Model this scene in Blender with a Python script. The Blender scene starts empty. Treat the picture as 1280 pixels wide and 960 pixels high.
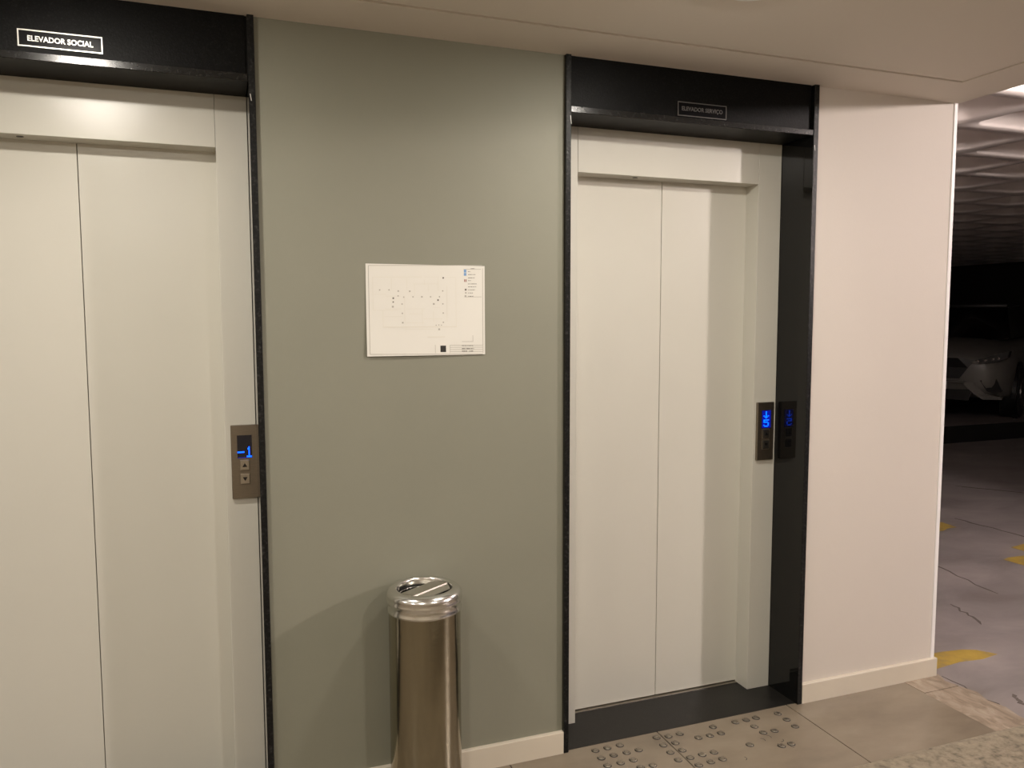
import bpy, bmesh, math, random
from mathutils import Vector, Matrix
random.seed(7)
C = bpy.context.scene.collection
sc = bpy.context.scene

# ------------------------------------------------------------------ camera
cd = bpy.data.cameras.new('camera'); cam = bpy.data.objects.new('camera', cd); C.objects.link(cam)
cd.sensor_width = 36; cd.sensor_fit = 'HORIZONTAL'; cd.lens = 986.43/1280*36; cd.clip_start = .02
cr = Vector((0.93881155, -0.34442593, -0.00191277)); dn = Vector((-0.03029316, -0.0770365, -0.99656796)); fw = Vector((0.34309649, 0.93564745, -0.0827565))
m = Matrix.Identity(4)
for i in range(3):
    m[i][0] = cr[i]; m[i][1] = -dn[i]; m[i][2] = -fw[i]
m[0][3], m[1][3], m[2][3] = 0, -2.515, 1.566
cam.matrix_world = m
sc.camera = cam

# ------------------------------------------------------------------ world, exposure, lamp settings
w = bpy.data.worlds.new('world'); sc.world = w; w.use_nodes = True
w.node_tree.nodes['Background'].inputs[0].default_value = (.75, .68, .6, 1)
w.node_tree.nodes['Background'].inputs[1].default_value = .004
sc.view_settings.view_transform = 'Standard'; sc.view_settings.look = 'None'
sc.view_settings.gamma = 1; sc.view_settings.use_curve_mapping = False
sc.view_settings.exposure = -0.02
CEIL = 2.451
LOBBY_LAMPS = [(-.42, -.66), (1.36, -.70), (-.42, -2.5), (1.36, -2.5), (-2.2, -.66), (-2.2, -2.5)]  # first two inferred from glow and highlights; the rest added unseen as fill
LOBBY_POWER = 272.0; LOBBY_POWER_REAR = 420.0; LOBBY_COL = (1.0, .93, .83)
GARAGE_LAMPS = [((5.2, -2.8), 1600.0), ((4.5, .1), 290.0)]     # (x, y), strength; second lamp is unseen, added to brighten the garage floor
GARAGE_COL = (1.0, .87, .82)

# ------------------------------------------------------------------ materials
def rgb(r, g, b):
    f = lambda c: ((c/255)/12.92 if c/255 <= .04045 else ((c/255+.055)/1.055)**2.4)
    return (f(r), f(g), f(b), 1)
def mat(name, col, rough=.5, metal=0, spec=.5, bump=0, bscale=60, var=0, vscale=5, rvar=0, coat=0):
    mt = bpy.data.materials.new(name); mt.use_nodes = True
    nt = mt.node_tree; b = nt.nodes['Principled BSDF']
    b.inputs['Base Color'].default_value = col; b.inputs['Roughness'].default_value = rough
    b.inputs['Metallic'].default_value = metal; b.inputs['Specular IOR Level'].default_value = spec
    b.inputs['Coat Weight'].default_value = coat
    tc = nt.nodes.new('ShaderNodeTexCoord')
    if var:
        n = nt.nodes.new('ShaderNodeTexNoise'); n.inputs['Scale'].default_value = vscale; n.inputs['Detail'].default_value = 5
        nt.links.new(tc.outputs['Object'], n.inputs['Vector'])
        r = nt.nodes.new('ShaderNodeMapRange'); r.inputs[1].default_value = .3; r.inputs[2].default_value = .7
        r.inputs[3].default_value = 1-var; r.inputs[4].default_value = 1+var
        nt.links.new(n.outputs['Fac'], r.inputs[0])
        mx = nt.nodes.new('ShaderNodeVectorMath'); mx.operation = 'SCALE'; mx.inputs[0].default_value = col[:3]
        nt.links.new(r.outputs[0], mx.inputs['Scale']); nt.links.new(mx.outputs[0], b.inputs['Base Color'])
    if bump:
        n2 = nt.nodes.new('ShaderNodeTexNoise'); n2.inputs['Scale'].default_value = bscale; n2.inputs['Detail'].default_value = 4
        nt.links.new(tc.outputs['Object'], n2.inputs['Vector'])
        bp = nt.nodes.new('ShaderNodeBump'); bp.inputs['Strength'].default_value = bump; bp.inputs['Distance'].default_value = .01
        nt.links.new(n2.outputs['Fac'], bp.inputs['Height']); nt.links.new(bp.outputs[0], b.inputs['Normal'])
    return mt
def ramp_mat(name, stops, scale, rough=.5, spec=.5, detail=8, stretch=(1, 1, 1), bump=0, noise='noise', dist=0, bdist=.01):
    mt = bpy.data.materials.new(name); mt.use_nodes = True
    nt = mt.node_tree; b = nt.nodes['Principled BSDF']; b.inputs['Roughness'].default_value = rough; b.inputs['Specular IOR Level'].default_value = spec
    tc = nt.nodes.new('ShaderNodeTexCoord'); mp = nt.nodes.new('ShaderNodeMapping'); mp.inputs['Scale'].default_value = stretch
    nt.links.new(tc.outputs['Object'], mp.inputs[0])
    n = nt.nodes.new('ShaderNodeTexNoise'); n.inputs['Scale'].default_value = scale; n.inputs['Detail'].default_value = detail; n.inputs['Distortion'].default_value = dist
    n.inputs['Roughness'].default_value = .6
    nt.links.new(mp.outputs[0], n.inputs['Vector'])
    cr_ = nt.nodes.new('ShaderNodeValToRGB'); e = cr_.color_ramp.elements
    e[0].position, e[0].color = stops[0]; e[1].position, e[1].color = stops[-1]
    for p, c in stops[1:-1]:
        x = e.new(p); x.color = c
    nt.links.new(n.outputs['Fac'], cr_.inputs[0]); nt.links.new(cr_.outputs[0], b.inputs['Base Color'])
    if bump:
        bp = nt.nodes.new('ShaderNodeBump'); bp.inputs['Strength'].default_value = bump; bp.inputs['Distance'].default_value = bdist
        nt.links.new(n.outputs['Fac'], bp.inputs['Height']); nt.links.new(bp.outputs[0], b.inputs['Normal'])
    return mt
def emit(name, col, s):
    mt = bpy.data.materials.new(name); mt.use_nodes = True; b = mt.node_tree.nodes['Principled BSDF']
    b.inputs['Base Color'].default_value = (0, 0, 0, 1); b.inputs['Emission Color'].default_value = (*col[:3], 1); b.inputs['Emission Strength'].default_value = s
    return mt

M = {}
M['grey_paint'] = mat('grey_paint', (.245, .243, .192, 1), .55, spec=.35, bump=.04, bscale=350, var=.02, vscale=3)
M['cream_paint'] = mat('cream_paint', (.67, .62, .565, 1), .55, spec=.3, bump=.03, bscale=90, var=.015, vscale=2)
M['ceiling_paint'] = mat('ceiling_paint', (.70, .65, .58, 1), .7, spec=.3, bump=.02, bscale=200)
M['lobby_paint'] = mat('lobby_paint', (.58, .52, .43, 1), .7, spec=.3)
M['baseboard_paint'] = mat('baseboard_paint', (.66, .60, .50, 1), .3, spec=.5, var=.02, vscale=8)
M['bead_white'] = mat('bead_white', (.92, .90, .90, 1), .35)
M['door_paint'] = mat('door_paint', (.635, .62, .555, 1), .24, spec=.45, bump=.05, bscale=900, var=.01, vscale=4)
M['granite_honed'] = ramp_mat('granite_honed', [(.35, (.003, .003, .003, 1)), (.55, (.0045, .0045, .0045, 1)), (.75, (.014, .014, .014, 1))], 180, .42, .10, bump=.12)
M['granite_polished'] = ramp_mat('granite_polished', [(.3, (.003, .003, .003, 1)), (.75, (.009, .009, .009, 1))], 150, .045, .36)
M['granite_edge'] = ramp_mat('granite_edge', [(.38, (.005, .005, .005, 1)), (.55, (.010, .010, .010, 1)), (.72, (.045, .045, .042, 1))], 110, .34, .2, bump=.2)
M['granite_shelf'] = ramp_mat('granite_shelf', [(.35, (.006, .006, .006, 1)), (.55, (.010, .010, .010, 1)), (.72, (.03, .03, .028, 1))], 110, .2, .45)
M['granite_floor'] = ramp_mat('granite_floor', [(.35, (.008, .0075, .007, 1)), (.7, (.020, .018, .016, 1))], 200, .42, .32)
M['tile'] = ramp_mat('tile', [(.3, (.172, .140, .103, 1)), (.5, (.214, .176, .129, 1)), (.72, (.256, .215, .16, 1))], 3.2, .34, .45, stretch=(1, 2.2, 1), bump=.02)
M['grout'] = mat('grout', (.012, .009, .007, 1), .9)
M['steel'] = mat('steel', (.345, .315, .24, 1), .15, 1, bump=.02, bscale=40)
M['steel_polished'] = mat('steel_polished', (.74, .73, .70, 1), .21, 1)
M['steel_brushed'] = ramp_mat('steel_brushed', [(.3, (.22, .19, .15, 1)), (.7, (.30, .26, .21, 1))], 60, .38, stretch=(1, 1, 30))
M['steel_brushed'].node_tree.nodes['Principled BSDF'].inputs['Metallic'].default_value = 1
M['steel_sill'] = mat('steel_sill', (.62, .58, .52, 1), .35, 1)
M['flap_steel'] = mat('flap_steel', (.60, .57, .51, 1), .32, 1)
M['stud_metal'] = mat('stud_metal', (.36, .32, .25, 1), .30, .85)
M['chrome'] = mat('chrome', (.75, .73, .70, 1), .18, 1)
M['black_plastic'] = mat('black_plastic', (.006, .006, .007, 1), .25)
M['screen'] = mat('screen', (.004, .004, .012, 1), .12)
M['screen_lit'] = emit('screen_lit', (.0, .01, .55), .55)
M['digit'] = emit('digit', (.0, .07, 1.0), 5.0)
M['button_face'] = mat('button_face', (.42, .37, .30, 1), .35, .9)
M['button_dark'] = mat('button_dark', (.05, .045, .04, 1), .35, .6)
M['bin_inside'] = mat('bin_inside', (.01, .009, .008, 1), .7)
M['paper'] = mat('paper', (.75, .735, .68, 1), .6, spec=.3)
M['ink_faint'] = mat('ink_faint', (.715, .69, .615, 1), .7)
M['ink_grey'] = mat('ink_grey', (.44, .42, .37, 1), .7)
M['ink_dark'] = mat('ink_dark', (.13, .12, .10, 1), .7)
M['ink_black'] = mat('ink_black', (.02, .018, .015, 1), .7)
M['ink_blue'] = mat('ink_blue', (.20, .36, .62, 1), .7)
M['ink_red'] = mat('ink_red', (.30, .10, .08, 1), .7)
M['counter_granite'] = ramp_mat('counter_granite', [(.30, (.07, .054, .038, 1)), (.43, (.14, .112, .08, 1)), (.53, (.175, .142, .102, 1)), (.72, (.22, .182, .132, 1))], 95, .36, .3, detail=3)
M['counter_edge'] = M['counter_granite']
M['concrete'] = ramp_mat('concrete', [(.25, (.15, .125, .115, 1)), (.45, (.215, .193, .187, 1)), (.6, (.265, .235, .228, 1)), (.8, (.34, .30, .285, 1))], 1.7, .42, .45, detail=10, stretch=(1, 1.5, 1), bump=.06, dist=.6)
M['slate'] = ramp_mat('slate', [(.28, (.18, .14, .10, 1)), (.5, (.30, .24, .18, 1)), (.75, (.42, .36, .285, 1))], 9, .5, .4, stretch=(2.2, 1, 1), bump=.5, dist=1.5)
M['yellow_paint'] = ramp_mat('yellow_paint', [(.32, (.26, .20, .10, 1)), (.48, (.38, .26, .05, 1)), (.8, (.46, .32, .06, 1))], 14, .5)
M['crack'] = mat('crack', (.12, .10, .09, 1), .9)
M['glue'] = mat('glue', (.025, .02, .015, 1), .6)
M['slab_concrete'] = mat('slab_concrete', (.76, .69, .65, 1), .75, bump=.1, bscale=25, var=.06, vscale=3)
M['matte_black'] = mat('matte_black', (.004, .004, .004, 1), .8)
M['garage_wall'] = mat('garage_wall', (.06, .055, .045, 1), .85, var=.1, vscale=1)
M['car_paint'] = mat('car_paint', (.17, .165, .15, 1), .35, coat=0)
M['car_glass'] = mat('car_glass', (.003, .003, .004, 1), .05)
M['car_black'] = mat('car_black', (.005, .005, .005, 1), .4)
M['tyre'] = mat('tyre', (.008, .008, .008, 1), .8)
M['lamp_glass'] = mat('lamp_glass', (.10, .10, .10, 1), .08, .4)
M['lamp_reflector'] = mat('lamp_reflector', (.9, .88, .84, 1), .1, .9)
M['plate'] = mat('plate', (.45, .45, .44, 1), .5)
M['lamp_white'] = mat('lamp_white', (.8, .8, .78, 1), .4)
M['lamp_glow'] = emit('lamp_glow', LOBBY_COL, LOBBY_POWER); M['fill_glow_rear'] = emit('fill_glow_rear', LOBBY_COL, LOBBY_POWER_REAR)
M['caulk'] = mat('caulk', (.55, .53, .5, 1), .4)

# ------------------------------------------------------------------ helpers
def add_box(bm, x0, x1, y0, y1, z0, z1, bev=0, seg=1):
    t = bmesh.new(); r = bmesh.ops.create_cube(t, size=1)
    for v in t.verts:
        v.co = Vector(((x0+x1)/2+v.co.x*(x1-x0), (y0+y1)/2+v.co.y*(y1-y0), (z0+z1)/2+v.co.z*(z1-z0)))
    if bev: bmesh.ops.bevel(t, geom=list(t.edges), offset=bev, segments=seg, affect='EDGES', profile=.5)
    me = bpy.data.meshes.new('t'); t.to_mesh(me); t.free(); bm.from_mesh(me); bpy.data.meshes.remove(me)
def box(*a, **k):
    bm = bmesh.new(); add_box(bm, *a, **k); return bm
def poly(bm, pts):
    return bm.faces.new([bm.verts.new(p) for p in pts])
def prism_xz(bm, pts, y0, y1):          # polygon in x,z extruded from y0 (front) to y1
    a = [bm.verts.new((x, y0, z)) for x, z in pts]; b = [bm.verts.new((x, y1, z)) for x, z in pts]
    bm.faces.new(a); bm.faces.new(b[::-1]); n = len(pts)
    for i in range(n): bm.faces.new((a[i], b[i], b[(i+1) % n], a[(i+1) % n]))
def prism_xy(bm, pts, z0, z1):
    a = [bm.verts.new((x, y, z1)) for x, y in pts]; b = [bm.verts.new((x, y, z0)) for x, y in pts]
    bm.faces.new(a); bm.faces.new(b[::-1]); n = len(pts)
    for i in range(n): bm.faces.new((a[i], b[i], b[(i+1) % n], a[(i+1) % n]))
def lathe(bm, prof, seg=64, cx=0, cy=0, closed=False):
    rings = []
    for r, z in prof:
        rings.append([bm.verts.new((cx+r*math.cos(2*math.pi*i/seg), cy+r*math.sin(2*math.pi*i/seg), z)) for i in range(seg)])
    pairs = list(zip(rings, rings[1:])) + ([(rings[-1], rings[0])] if closed else [])
    for a, b in pairs:
        for i in range(seg):
            j = (i+1) % seg; bm.faces.new((a[i], a[j], b[j], b[i]))
    return rings
def obj(name, bm, material, parent=None, smooth=False, loc=None, angle=40, recalc=True):
    if recalc: bmesh.ops.recalc_face_normals(bm, faces=bm.faces)
    me = bpy.data.meshes.new(name); bm.to_mesh(me); bm.free()
    me.materials.append(material)
    o = bpy.data.objects.new(name, me); C.objects.link(o)
    if smooth:
        for p in me.polygons: p.use_smooth = True
        try: me.set_sharp_from_angle(angle=math.radians(angle))
        except Exception: pass
    if parent: o.parent = parent
    if loc: o.location = loc
    return o
def tag(o, label=None, cat=None, group=None, kind=None):
    if label: o['label'] = label
    if cat: o['category'] = cat
    if group: o['group'] = group
    if kind: o['kind'] = kind
    return o
def thing(name, label, cat, loc=(0, 0, 0), rz=0, group=None, kind=None):
    o = bpy.data.objects.new(name, None); C.objects.link(o); o.location = loc; o.rotation_euler = (0, 0, rz); o.empty_display_size = .05
    return tag(o, label, cat, group, kind)
def copy_tree(o, parent=None):
    c = o.copy(); C.objects.link(c)
    if parent: c.parent = parent
    for ch in list(o.children): copy_tree(ch, c)
    return c
def text_mesh(name, body, size, extrude, bold, material, parent, width=None, loc=(0, 0, 0)):
    cu = bpy.data.curves.new(name, 'FONT'); cu.body = body; cu.size = size; cu.extrude = extrude; cu.offset = bold
    cu.align_x = 'CENTER'; cu.align_y = 'CENTER'; cu.resolution_u = 3
    t = bpy.data.objects.new('tmp', cu); C.objects.link(t)
    dg = bpy.context.evaluated_depsgraph_get(); me = bpy.data.meshes.new_from_object(t.evaluated_get(dg))
    bpy.data.objects.remove(t)
    me.transform(Matrix.Rotation(math.pi/2, 4, 'X'))
    xs = [v.co.x for v in me.vertices]; zs = [v.co.z for v in me.vertices]
    s = width/(max(xs)-min(xs)) if width else 1; cx = (max(xs)+min(xs))/2; cz = (max(zs)+min(zs))/2
    for v in me.vertices: v.co.x = (v.co.x-cx)*s; v.co.z = v.co.z-cz
    me.materials.clear(); me.materials.append(material)
    o = bpy.data.objects.new(name, me); C.objects.link(o); o.parent = parent; o.location = loc
    return o

# ------------------------------------------------------------------ dimensions of the two lift portals
# each: inner/outer granite edges, clear door opening, door split
P1 = dict(ol=-.913, il=-.892, ir=.095, orr=.114, cl=-.797, cr_=-.001, mid=-.398)
P2 = dict(ol=1.113, il=1.132, ir=2.148, orr=2.170, cl=1.241, cr_=2.038, mid=1.642)
FY = .165; DY = .245; HZ = 2.10; LZ = 2.262    # frame face, door face, header underside, granite shelf underside
PROUD = .016
WALL_END = 2.893

# ------------------------------------------------------------------ the setting: walls
WT = .6
def struct(name, bm, m_, label, cat, parent=None, smooth=False):
    return tag(obj(name, bm, m_, parent, smooth), label, cat, kind='structure')
struct('wall_back', box(P1['orr'], P2['ol'], 0, WT, 0, CEIL+.05), M['grey_paint'], 'grey-green painted wall between the two lifts, behind the steel bin', 'wall')
b_ = box(P2['orr'], WALL_END-.018, 0, WT, 0, CEIL+.05)
wr = struct('wall_right', b_, M['cream_paint'], 'cream painted wall section to the right of the service lift', 'wall')
struct('wall_left', box(-3.6, P1['ol'], 0, WT, 0, CEIL+.05), M['grey_paint'], 'grey-green painted wall beyond the left side of the social lift', 'wall')
bm = box(WALL_END-.020, WALL_END, -.004, WT, 0, CEIL+.02, bev=.002)
struct('trim_3', bm, M['bead_white'], 'white corner bead running up the outer end of the cream wall', 'trim')
# lobby walls around the camera (behind and left of it)
struct('wall_rear', box(-3.7, 2.9, -4.1, -4.0, 0, CEIL+.05), M['lobby_paint'], 'tan lobby wall opposite the lifts', 'wall')
struct('wall_side', box(-3.7, -3.6, -4.0, 0, 0, CEIL+.05), M['lobby_paint'], 'tan lobby wall at the far left end', 'wall')
# lift shaft behind the doors
struct('wall_shaft', box(-3.6, WALL_END, WT, 2.9, 0, 3.4), M['garage_wall'], 'solid lift shaft behind the lift wall', 'wall')

# baseboards
def baseboard(name, x0, x1, label):
    bm = bmesh.new()
    pr = [(0, 0), (-.016, 0), (-.016, .0785), (-.0145, .081), (0, .081)]
    a = [bm.verts.new((x0, y, z)) for y, z in pr]; b = [bm.verts.new((x1, y, z)) for y, z in pr]
    bm.faces.new(a); bm.faces.new(b[::-1])
    for i in range(5): bm.faces.new((a[i], b[i], b[(i+1) % 5], a[(i+1) % 5]))
    return struct(name, bm, M['baseboard_paint'], label, 'baseboard')
baseboard('baseboard_back', P1['orr']+.001, P2['ol']-.001, 'cream baseboard along the grey wall behind the steel bin')
baseboard('baseboard_right', P2['orr']+.001, WALL_END+.004, 'cream baseboard under the cream wall at right')
baseboard('baseboard_left', -3.6, P1['ol'], 'cream baseboard left of the social lift')

# ceiling: lower border strip and slightly raised centre
cl = bmesh.new()
CX1 = 2.898
BY = -.222; BX = 2.655; GW = .016; RISE = 0.0
add_box(cl, -3.7, CX1, BY, .004, CEIL, CEIL+.10)
add_box(cl, BX, CX1, -4.1, BY, CEIL, CEIL+.10)
add_box(cl, -3.7, BX-GW, -4.1, BY-GW, CEIL, CEIL+.10)
add_box(cl, -3.7, BX, BY-GW, BY, CEIL+.006, CEIL+.10)
add_box(cl, BX-GW, BX, -4.1, BY-GW, CEIL+.006, CEIL+.10)
struct('ceiling', cl, M['ceiling_paint'], 'smooth cream lobby ceiling with a thin grooved border line', 'ceiling')

# floor
fl = bpy.data.objects.new('floor', None); C.objects.link(fl); tag(fl, 'beige porcelain tile floor in front of the lifts', 'floor', kind='structure')
obj('grout_bed', box(-3.6, 2.714, -4.0, 0, -.05, -.0035), M['grout'], fl)
xj = [-3.6, -3.294, -2.694, -2.094, -1.494, -.894, -.294, .306, .906, 1.506, 2.106, 2.714]
yj = [0, -.9, -2.1, -3.3, -4.0]
for i in range(len(xj)-1):
    for j in range(len(yj)-1):
        g = .0022
        a0, a1, b1, b0 = xj[i]+g, xj[i+1]-(g if i < len(xj)-2 else 0), yj[j]-(g if j else 0), yj[j+1]+g
        obj('tile', box(a0, a1, b0, b1, -.02, 0), M['tile'], fl)
# rough stone strip at the edge of the lobby floor
st = bpy.data.objects.new('stone_border', None); C.objects.link(st); tag(st, 'strip of rough brown split stone between the porcelain tiles and the garage concrete', 'stone strip', kind='structure')
yy = .14; k = 0
random.seed(3)
while yy > -4:
    L = random.uniform(.28, .5)
    if k == 0: L = .26
    bm = bmesh.new(); n = 5
    outer = []
    for q in range(n+1):
        outer.append((2.905+random.uniform(-.02, .028)*(1 if 0 < q < n else 0), yy-L*q/n))
    pts = [(2.7155, yy-.001)] + [(x, y-(.001 if q == 0 else -.001 if q == n else 0)) for q, (x, y) in enumerate(outer)] + [(2.7155, yy-L+.001)]
    if yy > 0: pts = [(x if x > 2.8 or y < 0 else x, y) for x, y in pts]
    prism_xy(bm, pts, -.03, random.uniform(-.001, .002))
    o = obj('stone', bm, M['slate'], st)
    yy -= L; k += 1

# garage floor
gf = bmesh.new(); add_box(gf, 2.715, 18, -8, 14, -.08, -.004)
struct('garage_floor', gf, M['concrete'], 'worn grey concrete floor of the parking garage', 'floor')
GF = bpy.data.objects['garage_floor']
def ribbon(bm, pts, wd, z0=-.0045, z1=-.0025):
    L = []; R = []
    for i, (x, y) in enumerate(pts):
        a = pts[max(0, i-1)]; b = pts[min(len(pts)-1, i+1)]
        d = Vector((b[0]-a[0], b[1]-a[1])).normalized(); n = Vector((-d.y, d.x))*wd*(.5 if 0 < i < len(pts)-1 else .15)*random.uniform(.6, 1.2)
        L.append((x+n.x, y+n.y)); R.append((x-n.x, y-n.y))
    prism_xy(bm, L+R[::-1], z0, z1)
def wig(a, b, n, amp):
    d = Vector((b[0]-a[0], b[1]-a[1])); nn = Vector((-d.y, d.x)).normalized()
    return [(a[0]+d.x*i/n+nn.x*random.uniform(-amp, amp), a[1]+d.y*i/n+nn.y*random.uniform(-amp, amp)) for i in range(n+1)]
for a, b, wd in [((5.36, 2.0), (5.37, 1.3), .03), ((5.37, 1.3), (5.2, -.4), .025), ((4.25, 1.35), (4.1, .65), .018), ((3.72, .62), (3.62, .35), .022), ((6.4, 2.9), (6.9, 2.2), .04), ((2.93, -.02), (2.90, -.5), .010), ((3.05, -.25), (3.02, -.33), .03)]:
    bm = bmesh.new(); ribbon(bm, wig(a, b, 9, .015), wd*.55)
    obj('floor_crack', bm, M['crack'], GF)
for nm, pts in [('paint', [(2.80, .02), (2.80, .16), (3.12, .172), (3.25, .155), (3.31, .128), (3.36, .06), (3.25, .045), (3.12, .058), (2.99, .045)]),
                ('paint', [(4.6, 1.95), (5.16, 1.95), (5.14, 1.80), (5.05, 1.80), (4.96, 1.76), (4.6, 1.8)]),
                ('paint', [(5.03, 1.28), (5.19, 1.31), (5.26, 1.0), (5.05, .97)]),
                ('paint', [(4.73, 1.10), (4.80, 1.12), (4.94, 1.115), (4.99, .80), (4.75, .78)])]:
    bm = bmesh.new(); prism_xy(bm, pts, -.0045, -.0028)
    o = obj('line_marking', bm, M['yellow_paint'], GF)
    o['label'] = 'worn yellow paint mark'
ZBP = 2.85
# raised platform with a near-black front face
pf = bmesh.new(); prism_xy(pf, [(4, 4.80), (17.9, 4.80), (17.9, 13.9), (4, 13.9)], -.004, .21)
pl = struct('garage_platform', pf, M['concrete'], 'raised concrete parking deck at the back of the garage', 'platform')
obj('kerb_face', box(4, 17.9, 4.785, 4.80, -.004, .211), M['matte_black'], pl)
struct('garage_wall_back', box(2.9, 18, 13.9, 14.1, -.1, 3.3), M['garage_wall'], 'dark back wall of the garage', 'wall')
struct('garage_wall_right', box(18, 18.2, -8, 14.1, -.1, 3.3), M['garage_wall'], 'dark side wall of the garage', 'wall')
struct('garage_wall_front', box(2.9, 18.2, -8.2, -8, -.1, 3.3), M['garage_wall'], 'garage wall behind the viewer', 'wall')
struct('garage_light_blocker', box(5.65, 6.75, -1.35, -1.1, -.004, ZBP), M['garage_wall'], 'unseen block added to keep lamp light off the car', 'light blocker')  # added out of view to block garage lamp light from the car
struct('garage_wall_left', box(2.3, 2.9, 2.9, 14, -.1, 3.3), M['garage_wall'], 'garage wall behind the lift shaft', 'wall')

# waffle slab
ZB = 2.84; PX = .79; PY = .66; X0 = 3.05; Y0 = .20; DEP = .20
def rrect(cx, cy, hx, hy, r, n=4):
    out = []
    for sx, sy, a0 in ((1, 1, 0), (-1, 1, 90), (-1, -1, 180), (1, -1, 270)):
        for i in range(n+1):
            a = math.radians(a0+90*i/n); out.append((cx+sx*(hx-r)+r*math.cos(a), cy+sy*(hy-r)+r*math.sin(a)))
    return out
ws = bmesh.new()
nx = 18; ny0 = -13; ny1 = 22
for i in range(nx):
    for j in range(ny0, ny1):
        cx = X0+(i+.5)*PX; cy = Y0+(j+.5)*PY
        hx, hy = PX/2, PY/2
        ring_spec = [(hx-.055, hy-.055, .12, ZB), (hx-.066, hy-.066, .115, ZB+.008), (hx-.072, hy-.072, .11, ZB+.025), (hx-.105, hy-.105, .09, ZB+DEP-.03), (hx-.135, hy-.135, .07, ZB+DEP)]
        n = 5; rings = []
        cell = []
        for sx, sy in ((1, 1), (-1, 1), (-1, -1), (1, -1)):
            for q in range(n):
                t = q/(n-1)*2-1
                if (sx, sy) == (1, 1): p = (cx+hx, cy+hy) if abs(t) < .01 else ((cx+hx, cy+hy-(-t)*.12) if t < 0 else (cx+hx-t*.12, cy+hy))
                if (sx, sy) == (-1, 1): p = (cx-hx, cy+hy) if abs(t) < .01 else ((cx-hx+(-t)*.12, cy+hy) if t < 0 else (cx-hx, cy+hy-t*.12))
                if (sx, sy) == (-1, -1): p = (cx-hx, cy-hy) if abs(t) < .01 else ((cx-hx, cy-hy+(-t)*.12) if t < 0 else (cx-hx+t*.12, cy-hy))
                if (sx, sy) == (1, -1): p = (cx+hx, cy-hy) if abs(t) < .01 else ((cx+hx-(-t)*.12, cy-hy) if t < 0 else (cx+hx, cy-hy+t*.12))
                cell.append(p)
        rings.append([ws.verts.new((x, y, ZB)) for x, y in cell])
        for (a, b, r, z) in ring_spec:
            rings.append([ws.verts.new((x, y, z)) for x, y in rrect(cx, cy, a, b, r, n-1)])
        for A, B in zip(rings, rings[1:]):
            L = len(A)
            for q in range(L): ws.faces.new((A[q], A[(q+1) % L], B[(q+1) % L], B[q]))
        ws.faces.new(rings[-1])
bmesh.ops.remove_doubles(ws, verts=ws.verts, dist=.0005)
for f in ws.faces: f.smooth = True
struct('garage_ceiling', ws, M['slab_concrete'], 'pale concrete waffle slab over the parking garage', 'ceiling', smooth=True)
struct('garage_ceiling_cap', box(2.5, 18.2, -8.2, 14.1, ZB+.28, ZB+.4), M['garage_wall'], 'solid slab over the waffle ribs', 'ceiling')
# closing fascia between lobby ceiling and slab
struct('trim_4', box(2.87, CX1, -4.1, 3.0, CEIL+.10, ZB+.3), M['slab_concrete'], 'upstand closing the lobby ceiling edge to the slab', 'trim')

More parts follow.
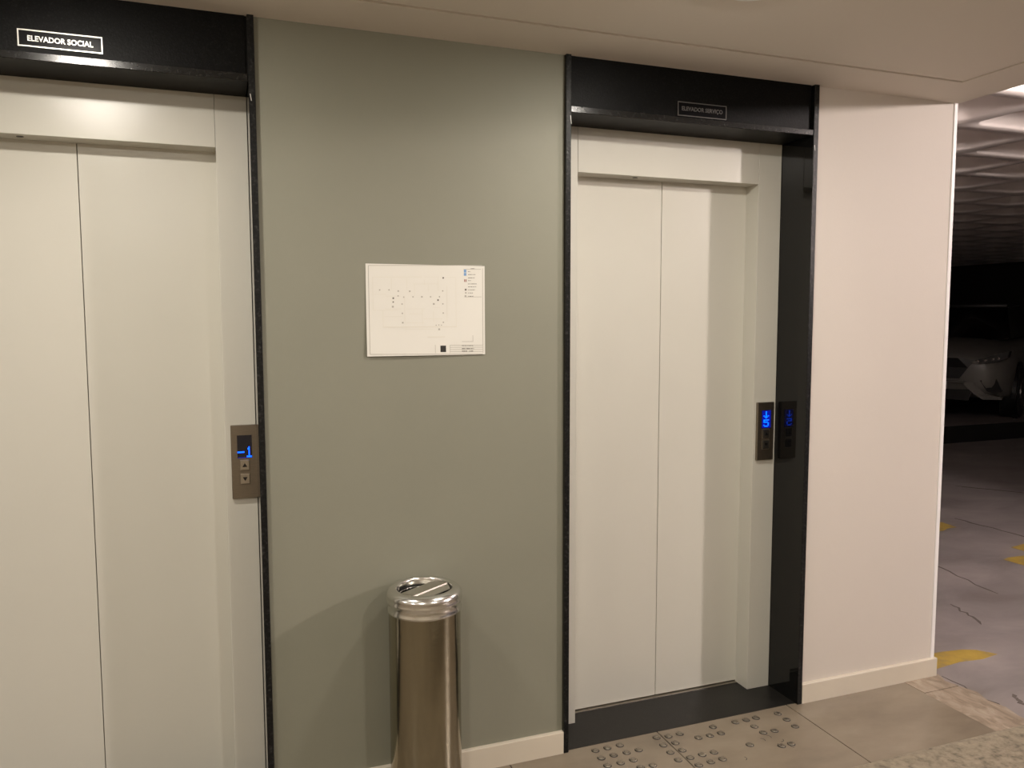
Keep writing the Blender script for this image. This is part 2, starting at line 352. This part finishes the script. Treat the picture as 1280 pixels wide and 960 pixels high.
# ------------------------------------------------------------------ lift portals
def portal(n, P, who):
    tr = thing('trim_%d' % n, 'black granite surround lining the recess of the %s lift' % who, 'door surround', (P['mid'], 0, 0), kind='structure')
    mx = P['mid']; B = lambda x0, x1, *r, **k: box(x0-mx, x1-mx, *r, **k)
    for a, b in ((P['ol'], P['il']), (P['ir'], P['orr'])):
        j = obj('jamb', B(a, b, -PROUD, FY+.12, 0, CEIL+.001, bev=.0012), M['granite_polished'], tr)
        j.data.materials.append(M['granite_edge'])
        for p in j.data.polygons:
            if abs(p.normal.y) > .5: p.material_index = 1
    lp = obj('lintel_panel', B(P['il']+.004, P['ir']-.006, -.002, .02, LZ+.0245, CEIL), M['granite_honed'], tr)
    ls = obj('lintel_shelf', B(P['il']+.0005, P['ir']-.0005, -.014, FY+.10, LZ, LZ+.0215, bev=.0015), M['granite_shelf'], tr)
    obj('backing', B(P['il'], P['ir'], .004, .02, LZ+.02, CEIL), M['matte_black'], tr)
    ls.data.materials.append(M['granite_honed'])
    for p in ls.data.polygons:
        if p.normal.z < -.8: p.material_index = 1
    ls['label'] = 'granite shelf with a polished front edge'
    obj('threshold', B(P['il'], P['ir'], -.001, DY+.03, -.02, .0012), M['granite_floor'], tr)
    for x, z0, z1 in ((P['il']-.003, 2.222, 2.250), (P['ir']+.004, 2.205, 2.225)):
        bm = bmesh.new(); poly(bm, [(x-.0015-mx, -PROUD-.0008, z1), (x+.0015-mx, -PROUD-.0008, z1), (x+.004-mx, -PROUD-.0008, z0), (x+.002-mx, -PROUD-.0008, z0)])
        obj('caulk_smear', bm, M['caulk'], tr)
    d = thing('door_%d' % n, 'pale cream metal %s lift door with two sliding panels and frame' % who, 'lift door', (mx, FY, 0), kind='structure')
    B = lambda x0, x1, y0, y1, z0, z1, **k: box(x0-mx, x1-mx, y0-FY, y1-FY, z0, z1, **k)
    obj('header', B(P['cl']+.0008, P['cr_']-.0008, FY, DY+.03, HZ, LZ, bev=.001), M['door_paint'], d)
    obj('side_frame', B(P['il']+.001, P['cl'], FY, DY+.03, .001, LZ, bev=.001), M['door_paint'], d)
    obj('side_frame', B(P['cr_'], P['ir']-.001, FY, DY+.03, .001, LZ, bev=.001), M['door_paint'], d)
    for a, b in ((P['cl']-.01, P['mid']-.0012), (P['mid']+.0012, P['cr_']+.01)):
        obj('sliding_panel', B(a, b, DY, DY+.022, .009, HZ+.01, bev=.001), M['door_paint'], d)
    obj('back_panel', B(P['cl']-.02, P['cr_']+.02, DY+.024, DY+.03, 0, HZ), M['black_plastic'], d)
    s = obj('sill', B(P['cl']+.001, P['cr_']-.001, DY-.012, DY+.022, -.002, .004), M['steel_sill'], d); s['label'] = 'thin bright metal sill rail'
    bm = bmesh.new(); lathe(bm, [(.0001, HZ-.0012), (.009, HZ-.0012), (.011, HZ+.0005)], 20, -.14 if n == 1 else -.145, .035)
    obj('sensor_hole', bm, M['black_plastic'], d)
portal(1, P1, 'social'); portal(2, P2, 'service')

# ------------------------------------------------------------------ signs over the lifts
def sign(cx, cz, wd, ht, body, label, tw, lm):
    t = thing('lift_sign', label, 'sign', (cx, -.002, cz))
    obj('plate', box(-wd/2, wd/2, -.0025, 0, -ht/2, ht/2), M['sign_black'], t)
    bm = bmesh.new(); e = .0032
    for a in ((-wd/2, wd/2, ht/2-e, ht/2), (-wd/2, wd/2, -ht/2, -ht/2+e), (-wd/2, -wd/2+e, -ht/2+e, ht/2-e), (wd/2-e, wd/2, -ht/2+e, ht/2-e)):
        add_box(bm, a[0], a[1], -.004, -.001, a[2], a[3])
    obj('border', bm, lm, t)
    text_mesh('lettering', body, .0200, .0006, .0004, lm, t, tw, (0, -.0035, 0))
M['sign_black'] = mat('sign_black', (.003, .003, .004, 1), .3, spec=.12)
M['sign_bright'] = mat('sign_bright', (.70, .68, .63, 1), .35, .6)
M['sign_metal_shaded'] = mat('sign_metal_shaded', (.14, .135, .13, 1), .35, .6)  # same metal darkened: the right plaque's dimness is put into its colour
sign(-.389, 2.3215, .205, .045, 'ELEVADOR SOCIAL', 'black and silver plaque lettered ELEVADOR SOCIAL above the left lift', .158, M['sign_bright'])
sign(1.656, 2.3135, .206, .050, 'ELEVADOR SERVI\u00c7O', 'dim black plaque lettered ELEVADOR SERVI\u00c7O above the right lift', .172, M['sign_metal_shaded'])

# ------------------------------------------------------------------ call panels
G1 = {'1': ['00100', '01100', '00100', '00100', '00100', '00100', '11111'],
      '-': ['00000', '00000', '00000', '11111', '11111', '00000', '00000'],
      'a': ['00100', '00100', '00100', '00100', '10101', '01110', '00100'],
      '5': ['11111', '10000', '11110', '00001', '00001', '10001', '01110']}
def call_panel(cx, cz, label, dark, glyphs, lit):
    t = thing('call_panel', label, 'lift button panel', (cx, FY, cz))
    fp = obj('faceplate', box(-.0405, .0405, -.013, 0, -.1195, .1195, bev=.0015), M['steel_brushed'], t)
    dis = obj('display', box(-.0215, .0235, -.0145, -.012, .013, .087), M['screen'], t)
    z0, z1 = lit
    obj('lit_window', box(-.0205, .0225, -.0149, -.0144, z0, z1), M['screen_lit'], dis)
    bm = bmesh.new()
    for g, gx, gz, px, pz, sl in glyphs:
        for r, row in enumerate(G1[g]):
            for c, ch in enumerate(row):
                if ch == '1':
                    x = gx+(c-2)*px; z = gz+(3-r)*pz
                    add_box(bm, x-px*.46, x+px*.46, -.0156, -.0150, z-pz*.46, z+pz*.46)
    dg = obj('digit', bm, M['digit'], dis); dg['label'] = 'glowing blue floor readout'
    for k, z in enumerate((-.010, -.055)):
        b = obj('button', box(-.0145, .0145, -.0185, -.012, z-.0165, z+.0165, bev=.0015), M['button_dark'] if dark else M['button_face'], t)
        bm = bmesh.new(); e = .0018
        for a in ((-.0175, .0175, z+.0185, z+.0205), (-.0175, .0175, z-.0205, z-.0185), (-.0175, -.0157, z-.0185, z+.0185), (.0157, .0175, z-.0185, z+.0185)):
            add_box(bm, a[0], a[1], -.0150, -.0128, a[2], a[3])
        obj('button_rim', bm, M['button_face'] if dark else M['steel_brushed'], b)
        s = 1 if k == 0 else -1
        bm = bmesh.new(); prism_xz(bm, [(-.0075, z-s*.006), (.0075, z-s*.006), (0, z+s*.007)], -.0190, -.0184)
        ar = obj('arrow', bm, M['black_plastic'], b); ar['label'] = 'black up arrow' if k == 0 else 'black down arrow'
call_panel(.0565, 1.1055, 'brushed steel call panel showing blue minus one beside the left lift', False,
           [('-', -.0105, .0335, .0042, .0022, 0), ('1', .0145, .0325, .0031, .0050, 0)], (.0135, .0155))
call_panel(2.0905, 1.101, 'dark call panel with lit blue arrow and digit beside the right lift', True,
           [('a', -.0005, .068, .0052, .0042, 0), ('5', -.0005, .034, .0052, .0042, 0)], (.0145, .086))

# ------------------------------------------------------------------ printed floor plan on the wall
t = thing('floor_plan_sheet', 'white printed floor plan sheet taped to the grey wall', 'paper', (.628, 0, 1.593))
PW, PH = .395, .293
def warp(x, z):       # distance of the sheet from the wall: lower left corner and lower edge stand off a little
    u = (x+PW/2)/PW; v = (z+PH/2)/PH
    return .0012+.006*(1-v)**2*(1-.5*u)+.0012*math.sin(u*5)*(1-v)
def sx(x, z): return x+.0015*(z/PH)*0-(0 if x > 0 else 0)
bm = bmesh.new(); N = 16; g = []
for off in (0, .0005):
    g.append([[bm.verts.new((-PW/2+PW*i/N, -warp(-PW/2+PW*i/N, -PH/2+PH*j/N)-.0005+off, -PH/2+PH*j/N)) for i in range(N+1)] for j in range(N+1)])
for j in range(N):
    for i in range(N):
        bm.faces.new((g[0][j][i], g[0][j][i+1], g[0][j+1][i+1], g[0][j+1][i])); bm.faces.new((g[1][j][i], g[1][j+1][i], g[1][j+1][i+1], g[1][j][i+1]))
for i in range(N):
    for J in (0, N): bm.faces.new((g[0][J][i], g[0][J][i+1], g[1][J][i+1], g[1][J][i]))
    for I in (0, N): bm.faces.new((g[0][i][I], g[0][i+1][I], g[1][i+1][I], g[1][i][I]))
obj('sheet', bm, M['paper'], t, smooth=True)
# the picture crop used for measuring: sheet spans u 100..1055, v 130..850 of it
def U(u): return -PW/2+(u-102)/(1056-102)*PW
def V(v, u=500): return PH/2-(v-(124+(u-100)*.024))/((855-(u-100)*.014)-(124+(u-100)*.024))*PH
def rect(bm, u0, v0, u1, v1):
    n = max(1, int(abs(u1-u0)/60)); k = max(1, int(abs(v1-v0)/60))
    for a in range(n):
        for b in range(k):
            us = [u0+(u1-u0)*a/n, u0+(u1-u0)*(a+1)/n]; vs = [v0+(v1-v0)*b/k, v0+(v1-v0)*(b+1)/k]
            pts = []
            for (uu, vv) in ((us[0], vs[1]), (us[1], vs[1]), (us[1], vs[0]), (us[0], vs[0])):
                x, z = U(uu), V(vv, uu); pts.append((x, -warp(x, z)-.0009, z))
            poly(bm, pts)
def lines(bm, L, th=3):
    for u0, v0, u1, v1 in L:
        if abs(u1-u0) > abs(v1-v0): rect(bm, u0, v0-th/2, u1, v1+th/2)
        else: rect(bm, u0-th/2, v0, u1+th/2, v1)
bm = bmesh.new()
lines(bm, [(124, 140, 1036, 140), (124, 838, 1036, 838), (124, 140, 124, 838), (1038, 165, 1038, 830)], 4)
lines(bm, [(880, 172, 1025, 172), (885, 388, 1030, 388), (760, 768, 1035, 768), (760, 785, 1035, 785), (760, 803, 1035, 803), (760, 820, 1035, 820), (762, 768, 762, 830), (860, 740, 955, 740), (953, 690, 953, 740), (640, 765, 640, 830)], 3.2)
obj('thin_lines', bm, M['ink_grey'], t)
bm = bmesh.new()
lines(bm, [(155, 230, 540, 230), (560, 230, 680, 230), (740, 235, 815, 235), (155, 230, 155, 490), (815, 235, 815, 625), (155, 490, 350, 490), (230, 490, 230, 620), (230, 620, 820, 625), (400, 640, 620, 640), (470, 285, 670, 285), (560, 250, 560, 290), (670, 235, 670, 340),
           (480, 285, 480, 380), (590, 290, 590, 345), (400, 380, 400, 600), (540, 480, 540, 600), (630, 500, 630, 580), (410, 480, 560, 480), (550, 560, 700, 560), (410, 590, 550, 590), (160, 365, 260, 365), (250, 380, 370, 380), (245, 480, 370, 480), (630, 470, 680, 470), (240, 540, 380, 540), (430, 520, 540, 520), (580, 700, 720, 705), (740, 300, 740, 580), (420, 240, 420, 330), (300, 240, 300, 330)], 3)
obj('plan_drawing', bm, M['ink_faint'], t)
bm = bmesh.new()
for u, v, s in [(208, 331, 5), (280, 331, 5), (352, 340, 6), (442, 342, 6), (350, 378, 5), (395, 388, 5), (467, 386, 5), (538, 386, 6), (608, 386, 5), (680, 386, 5), (707, 340, 5), (707, 442, 5), (709, 514, 5), (709, 587, 5), (380, 442, 5), (381, 515, 5), (383, 589, 6), (650, 610, 4), (672, 608, 4), (693, 610, 4), (674, 642, 7), (633, 442, 7), (897, 356, 6), (894, 381, 7), (307, 463, 7)]:
    rect(bm, u-s, v-s, u+s, v+s)
obj('small_symbols', bm, M['ink_grey'], t)
bm = bmesh.new()
for u, v, s in [(712, 238, 6), (668, 412, 6), (312, 396, 6), (311, 426, 5), (896, 331, 7)]: rect(bm, u-s, v-s, u+s, v+s)
for u0, u1, v in [(917, 938, 190), (917, 978, 213), (917, 970, 238), (917, 940, 260), (915, 990, 286), (917, 985, 309), (917, 975, 333), (917, 955, 357), (917, 960, 383), (940, 972, 166)]:
    u = u0
    while u < u1: rect(bm, u, v-2.2, min(u+random.uniform(5, 9), u1), v+2.2); u += random.uniform(8, 11)
for u0, u1, v in [(860, 898, 771), (904, 955, 771), (860, 960, 796), (860, 905, 816), (920, 955, 816)]:
    u = u0
    while u < u1: rect(bm, u, v-3.4, min(u+random.uniform(5, 9), u1), v+3.4); u += random.uniform(8, 11)
obj('printed_text', bm, M['ink_dark'], t)
bm = bmesh.new(); rect(bm, 682, 771, 728, 822); obj('logo_square', bm, M['ink_black'], t)
bm = bmesh.new(); rect(bm, 882, 174, 903, 197); rect(bm, 882, 200, 903, 222); obj('legend_swatch', bm, M['ink_blue'], t)['label'] = 'blue legend swatch'
bm = bmesh.new(); rect(bm, 884, 250, 891, 270); rect(bm, 896, 250, 903, 270); obj('legend_swatch', bm, M['ink_red'], t)['label'] = 'dark red legend swatch'

for c_ in t.children:
    if c_.name.split('.')[0] in ('thin_lines', 'plan_drawing', 'small_symbols', 'printed_text'): c_['kind'] = 'stuff'

# ------------------------------------------------------------------ stainless swing-top bin
BXc, BYc = .577, -.133
t = thing('swing_top_bin', 'tall round stainless steel bin with a swing flap top against the grey wall', 'trash can', (BXc, BYc, 0))
R0 = .1155
bm = bmesh.new(); lathe(bm, [(R0-.008, .003), (R0-.001, .003), (R0-.001, .012), (R0-.002, .02), (R0-.002, .655), (R0-.006, .655), (R0-.006, .02), (R0-.008, .012)], 96, closed=True)
obj('body', bm, M['steel'], t, smooth=True)
bm = bmesh.new(); lathe(bm, [(.0001, .0), (R0-.001, .0), (R0+.001, .002), (R0+.001, .014), (R0-.001, .016), (.0001, .016)], 64)
obj('base_ring', bm, M['black_plastic'], t, smooth=True)
bm = bmesh.new()
lathe(bm, [(R0-.0015, .652), (R0+.0005, .652), (R0+.0022, .655), (R0+.0022, .658), (R0+.0002, .661), (R0+.0002, .681), (R0+.0030, .684), (R0+.0036, .687), (R0+.0024, .690), (R0+.0024, .701), (R0+.0034, .7035), (R0+.0026, .7065),
           (R0-.001, .713), (R0-.007, .7185), (R0-.015, .7225), (R0-.022, .7235), (R0-.027, .7215), (R0-.0290, .717), (R0-.0300, .708), (R0-.0310, .695), (R0-.033, .695), (R0-.033, .652)], 96, closed=True)
obj('lid_ring', bm, M['steel_polished'], t, smooth=True, angle=60)
bm = bmesh.new(); lathe(bm, [(.0001, .45), (R0-.0065, .45), (R0-.0065, .651), (R0-.034, .651), (R0-.034, .690)], 48)
obj('inner_liner', bm, M['bin_inside'], t, smooth=True)
# flap: flat middle band, two wings bent down, turned on its axis
fr = R0-.0335; bm = bmesh.new(); NW = 24; th = .0016
xs = [-fr+2*fr*i/NW for i in range(NW+1)]
bands = [-.62, -.5, -.36, -.33, .33, .36, .5, .62]
def fz(s):
    a = abs(s)*fr; k = .345*fr
    if a <= k: return .0035 if a < .335*fr else .0042
    return -(a-k)*.45
rows = []
for s in bands:
    row = []
    for q in range(NW+1):
        th_ = math.pi*q/NW; yv = s*fr; hl = math.sqrt(max(0, fr*fr-yv*yv)); row.append((-hl*math.cos(th_), yv, fz(s)))
    rows.append(row)
top = [[bm.verts.new(p) for p in r] for r in rows]; bot = [[bm.verts.new((p[0], p[1], p[2]-th)) for p in r] for r in rows]
for a in range(len(bands)-1):
    for q in range(NW):
        for gset, fl_ in ((top, 1), (bot, -1)):
            try: bm.faces.new((gset[a][q], gset[a][q+1], gset[a+1][q+1], gset[a+1][q])[::fl_])
            except ValueError: pass
    for q in (0, NW):
        try: bm.faces.new((top[a][q], top[a+1][q], bot[a+1][q], bot[a][q]))
        except ValueError: pass
bmesh.ops.remove_doubles(bm, verts=bm.verts, dist=.00005)
fo = obj('swing_flap', bm, M['flap_steel'], t, loc=(0, 0, .714))
fo.rotation_euler = Matrix.Rotation(math.radians(33), 4, 'Z').to_euler(); fo.rotation_euler = (Matrix.Rotation(math.radians(33), 3, 'Z') @ Matrix.Rotation(math.radians(-4), 3, 'X')).to_euler()
bm = bmesh.new(); add_box(bm, -.003, .003, -.0015, .0015, .0, .006)

# ------------------------------------------------------------------ steel tactile studs on the tiles
grid = [(1.228, -.039), (1.277, -.038), (1.328, -.038), (1.226, -.091), (1.276, -.089), (1.328, -.09), (1.377, -.09), (1.225, -.141), (1.276, -.142), (1.327, -.141), (1.375, -.195), (1.329, -.191),
        (1.482, -.038), (1.529, -.045), (1.578, -.045), (1.478, -.093), (1.528, -.095), (1.477, -.144), (1.525, -.146), (1.477, -.196), (1.525, -.198), (1.527, -.249), (1.578, -.247), (1.628, -.246), (1.576, -.197), (1.625, -.198),
        (1.629, -.093), (1.678, -.095), (1.727, -.095), (1.725, -.045), (1.827, -.046), (1.877, -.046), (1.923, -.046), (1.876, -.098), (1.879, -.147), (1.928, -.151), (1.778, -.201), (1.883, -.248), (1.925, -.249), (2.026, -.048), (2.027, -.099), (2.023, -.152)]
for k in range(5):       # studs going on towards the viewer, hidden by the lower frame edge
    grid += [(1.226+.05*k, -.245)] if k < 4 else []
def stud_mesh():
    bm = bmesh.new()
    lathe(bm, [(.0001, .0042), (.0045, .0042), (.0070, .0040), (.0078, .0032), (.0088, .0032), (.0096, .0042), (.0116, .0036), (.0132, .0012), (.0134, .0)], 20)
    for f in bm.faces: f.smooth = True
    return bm
proto = obj('tactile_stud', stud_mesh(), M['stud_metal'], None)
groove = bmesh.new(); lathe(groove, [(.0070, .0042), (.0088, .0042)], 20)
gr = obj('groove', groove, M['crack'], proto)
skirt = bmesh.new(); lathe(skirt, [(.0106, .0041), (.0135, .0016), (.0150, .0003)], 20); obj('adhesive_ring', skirt, M['glue'], proto)
words = ['first', 'second', 'third', 'fourth', 'fifth', 'sixth']
def cluster(x): return 'left cluster' if x < 1.42 else 'middle cluster' if x < 1.66 else 'right cluster' if x < 1.98 else 'rightmost column'
def rownum(y): return int(round((-y-.045)/.052))
seen = {}
for idx, (x, y) in enumerate(grid):
    c_ = cluster(x); r_ = rownum(y); key = (c_, r_)
    seen.setdefault(key, []).append(x)
for idx, (x, y) in enumerate(grid):
    o = proto if idx == 0 else copy_tree(proto)
    o.location = (x, y, 0); o.rotation_euler = (random.uniform(-.02, .02), random.uniform(-.02, .02), 0)
    c_ = cluster(x); r_ = rownum(y); pos = sorted(seen[(c_, r_)]).index(x)
    tag(o, 'round steel floor stud, %s, %s row from the service lift, %s from left' % (c_, words[min(r_, 5)], words[min(pos, 5)]), 'floor stud', 'round steel tactile studs on the tiles')
gl = [(1.875, -.180), (1.905, -.212), (1.868, -.232), (1.925, -.262), (1.70, -.268), (1.84, -.19)]
for x, y in gl:      # half rings of old glue where studs came off
    bm = bmesh.new(); a0 = random.uniform(0, 6); n = 7
    A = [bm.verts.new((x+.011*math.cos(a0+i*.35), y+.011*math.sin(a0+i*.35), .0004)) for i in range(n)]
    B = [bm.verts.new((x+.0135*math.cos(a0+i*.35), y+.0135*math.sin(a0+i*.35), .0004)) for i in range(n)]
    for i in range(n-1): bm.faces.new((A[i], A[i+1], B[i+1], B[i]))
    obj('glue_mark', bm, M['glue'], fl)

# ------------------------------------------------------------------ granite counter in the foreground
ct = thing('granite_counter', 'speckled beige granite countertop in the near right corner', 'counter', (1.95, -1.95, 0))
obj('countertop', box(-1.35, .85, -.317+.0, .317, .868, .9, bev=.004, seg=3), M['counter_granite'], ct, smooth=True)
obj('counter_base', box(-1.25, .8, -.25, .27, 0, .868), M['lobby_paint'], ct)

# ------------------------------------------------------------------ white car on the raised deck
def car():
    t = thing('car', 'white SUV parked on the dark deck at the back of the garage', 'car', (8.93, 5.47, .21), math.radians(-149))
    # local frame: +x is the car's nose direction, origin at the nose on the ground
    W = .90
    # (x, [(y, z) from the sill up and over to the middle])
    S = [(-.02, [(.55, .42), (.60, .50), (.58, .66), (.52, .82), (.0, .86)]),
         (-.10, [(.70, .36), (.76, .50), (.76, .68), (.68, .86), (.0, .93)]),
         (-.30, [(.83, .30), (.87, .50), (.87, .72), (.76, .93), (.0, 1.00)]),
         (-.62, [(.87, .28), (.90, .50), (.905, .78), (.80, .98), (.0, 1.05)]),
         (-1.15, [(.88, .26), (.90, .50), (.905, .84), (.80, 1.03), (.0, 1.09)]),
         (-1.9, [(.88, .24), (.90, .50), (.91, .88), (.82, 1.06), (.0, 1.11)]),
         (-3.2, [(.88, .24), (.90, .50), (.91, .90), (.82, 1.08), (.0, 1.12)]),
         (-4.0, [(.86, .30), (.88, .50), (.88, .92), (.78, 1.08), (.0, 1.12)]),
         (-4.3, [(.78, .40), (.82, .52), (.80, .90), (.70, 1.04), (.0, 1.08)])]
    bm = bmesh.new(); rings = []
    for x, pr in S:
        full = [(-y, z) for y, z in pr] + [(y, z) for y, z in pr[:-1]][::-1]
        full = [(-pr[0][0]*.9, pr[0][1]-.02)] + full + [(pr[0][0]*.9, pr[0][1]-.02)]
        rings.append([bm.verts.new((x, y, z)) for y, z in full])
    for A, B in zip(rings, rings[1:]):
        n = len(A)
        for i in range(n): bm.faces.new((A[i], B[i], B[(i+1) % n], A[(i+1) % n]))
    bm.faces.new(rings[0]); bm.faces.new(rings[-1][::-1])
    bo = obj('body', bm, M['car_paint'], t, smooth=True, angle=80)
    sm = bo.modifiers.new('sub', 'SUBSURF'); sm.levels = 2; sm.render_levels = 2
    # cabin
    bm = bmesh.new(); K = [(-1.25, .72, 1.04, .74, 1.05), (-1.95, .60, 1.50, .76, 1.08), (-3.3, .60, 1.54, .76, 1.08), (-4.1, .62, 1.10, .74, 1.06)]
    rs = []
    for x, yt, zt, yb, zb in K: rs.append([bm.verts.new(p) for p in ((x, -yb, zb), (x, -yt, zt), (x, yt, zt), (x, yb, zb))])
    for A, B in zip(rs, rs[1:]):
        for i in range(4): bm.faces.new((A[i], B[i], B[(i+1) % 4], A[(i+1) % 4]))
    bm.faces.new(rs[0]); bm.faces.new(rs[-1][::-1])
    obj('window_glass', bm, M['car_glass'], t)
    bm = bmesh.new(); add_box(bm, -3.35, -1.93, -.60, .60, 1.50, 1.56, bev=.02, seg=2)
    obj('roof', bm, M['car_black'], t, smooth=True)
    def face(name, pts, x0, m_, dx=.05, parent=t):    # panel facing the nose, following the rounded front
        bm = bmesh.new()
        def X(y): return x0-.16*(abs(y)/.75)**2.2
        a = [bm.verts.new((X(y), y, z)) for y, z in pts]; b = [bm.verts.new((X(y)-dx, y, z)) for y, z in pts]
        bm.faces.new(a); bm.faces.new(b[::-1]); n = len(pts)
        for i in range(n): bm.faces.new((a[i], b[i], b[(i+1) % n], a[(i+1) % n]))
        return obj(name, bm, m_, parent)
    face('grille', [(-.50, .80), (-.30, .83), (.30, .83), (.50, .80), (.42, .70), (.33, .56), (-.33, .56), (-.42, .70)], .02, M['car_black'])
    bm = bmesh.new(); add_box(bm, .015, .035, -.06, .06, .69, .74, bev=.008); obj('emblem', bm, M['chrome'], t)
    bm = bmesh.new(); add_box(bm, -.03, .045, -.40, .40, .50, .535, bev=.01); obj('bumper_bar', bm, M['car_paint'], t, smooth=True)
    face('lower_intake', [(-.50, .50), (.50, .50), (.44, .27), (-.44, .27)], .015, M['car_black'])
    obj('number_plate', box(.05, .06, -.20, .20, .42, .52), M['plate'], t)
    for s in (1, -1):
        hl = face('headlamp', [(s*.46, .76), (s*.50, .80), (s*.66, .86), (s*.86, .92), (s*.84, .83), (s*.70, .765), (s*.55, .75)][::s], .05, M['lamp_glass'], .25)
        for y, z in ((.53, .785), (.61, .80), (.69, .815), (.75, .825)):
            bm = bmesh.new(); bmesh.ops.create_icosphere(bm, subdivisions=1, radius=.022, matrix=Matrix.Translation((.052-.16*(y/.75)**2.2, s*y, z)))
            obj('reflector', bm, M['lamp_reflector'], hl, smooth=True)
        face('fog_lamp_recess', [(s*.56, .54), (s*.74, .56), (s*.80, .40), (s*.74, .36), (s*.64, .40)][::s], .045, M['car_black'], .2)
        face('bumper_corner', [(s*.36, .50), (s*.50, .36), (s*.60, .29), (s*.80, .29), (s*.80, .32), (s*.62, .36), (s*.48, .52)][::s], .04, M['car_paint'], .15)
        mb = bmesh.new(); add_box(mb, -1.62, -1.50, s*.98-.10, s*.98+.10, 1.06, 1.20, bev=.03, seg=2); obj('mirror', mb, M['car_paint'], t, smooth=True)
        for x in (-.88, -3.45):
            bm = bmesh.new(); cyl = bmesh.ops.create_cone(bm, cap_ends=True, segments=32, radius1=.40, radius2=.40, depth=.05, matrix=Matrix.Translation((x, s*.895, .36)) @ Matrix.Rotation(math.pi/2, 4, 'X'))
            obj('wheel_arch', bm, M['car_black'], t)
            bm = bmesh.new(); bmesh.ops.create_cone(bm, cap_ends=True, segments=32, radius1=.34, radius2=.34, depth=.22, matrix=Matrix.Translation((x, s*.83, .34)) @ Matrix.Rotation(math.pi/2, 4, 'X'))
            wh = obj('wheel', bm, M['tyre'], t)
            bm = bmesh.new(); bmesh.ops.create_cone(bm, cap_ends=True, segments=24, radius1=.21, radius2=.21, depth=.02, matrix=Matrix.Translation((x, s*.945, .34)) @ Matrix.Rotation(math.pi/2, 4, 'X'))
            obj('rim', bm, M['chrome'], wh)
    return t
car()

# ------------------------------------------------------------------ lamps
for i, (x, y) in enumerate(LOBBY_LAMPS):
    z = CEIL+RISE
    t = thing('ceiling_lamp', 'small round ceiling lamp ' + ('in front of the left lift', 'in front of the right lift', 'added out of view as fill, in line with the left lift', 'added out of view as fill, in line with the right lift', 'added out of view near the wall at the far left end', 'added out of view as fill at the far left rear of the lobby')[i], 'lamp', (x, y, z), group='round lobby ceiling lamps')
    bm = bmesh.new(); lathe(bm, [(.075, 0), (.095, 0), (.095, -.008), (.090, -.012), (.078, -.012), (.075, -.008)], 40, closed=True); obj('rim', bm, M['lamp_white'], t, smooth=True)
    bm = bmesh.new(); lathe(bm, [(.0001, -.020), (.03, -.0195), (.055, -.017), (.070, -.012), (.0745, -.006)], 40); obj('diffuser', bm, M['fill_glow_rear' if y < -2 else 'lamp_glow'], t, smooth=True)
for i, ((x, y), st_) in enumerate(GARAGE_LAMPS):
    t = thing('globe_lamp', 'round globe lamp under the garage slab, ' + ('out beyond the added light blocker', 'added out of view as fill near the cream wall')[i], 'lamp', (x, y, ZB), group='garage globe lamps')
    bm = bmesh.new(); lathe(bm, [(.0001, 0), (.07, 0), (.07, -.02), (.0001, -.02)], 32); obj('base', bm, M['lamp_white'], t, smooth=True)
    bm = bmesh.new(); bmesh.ops.create_uvsphere(bm, u_segments=24, v_segments=12, radius=.08, matrix=Matrix.Translation((0, 0, -.10)))
    obj('globe', bm, emit('globe_glow_%d' % i, GARAGE_COL, st_), t, smooth=True)
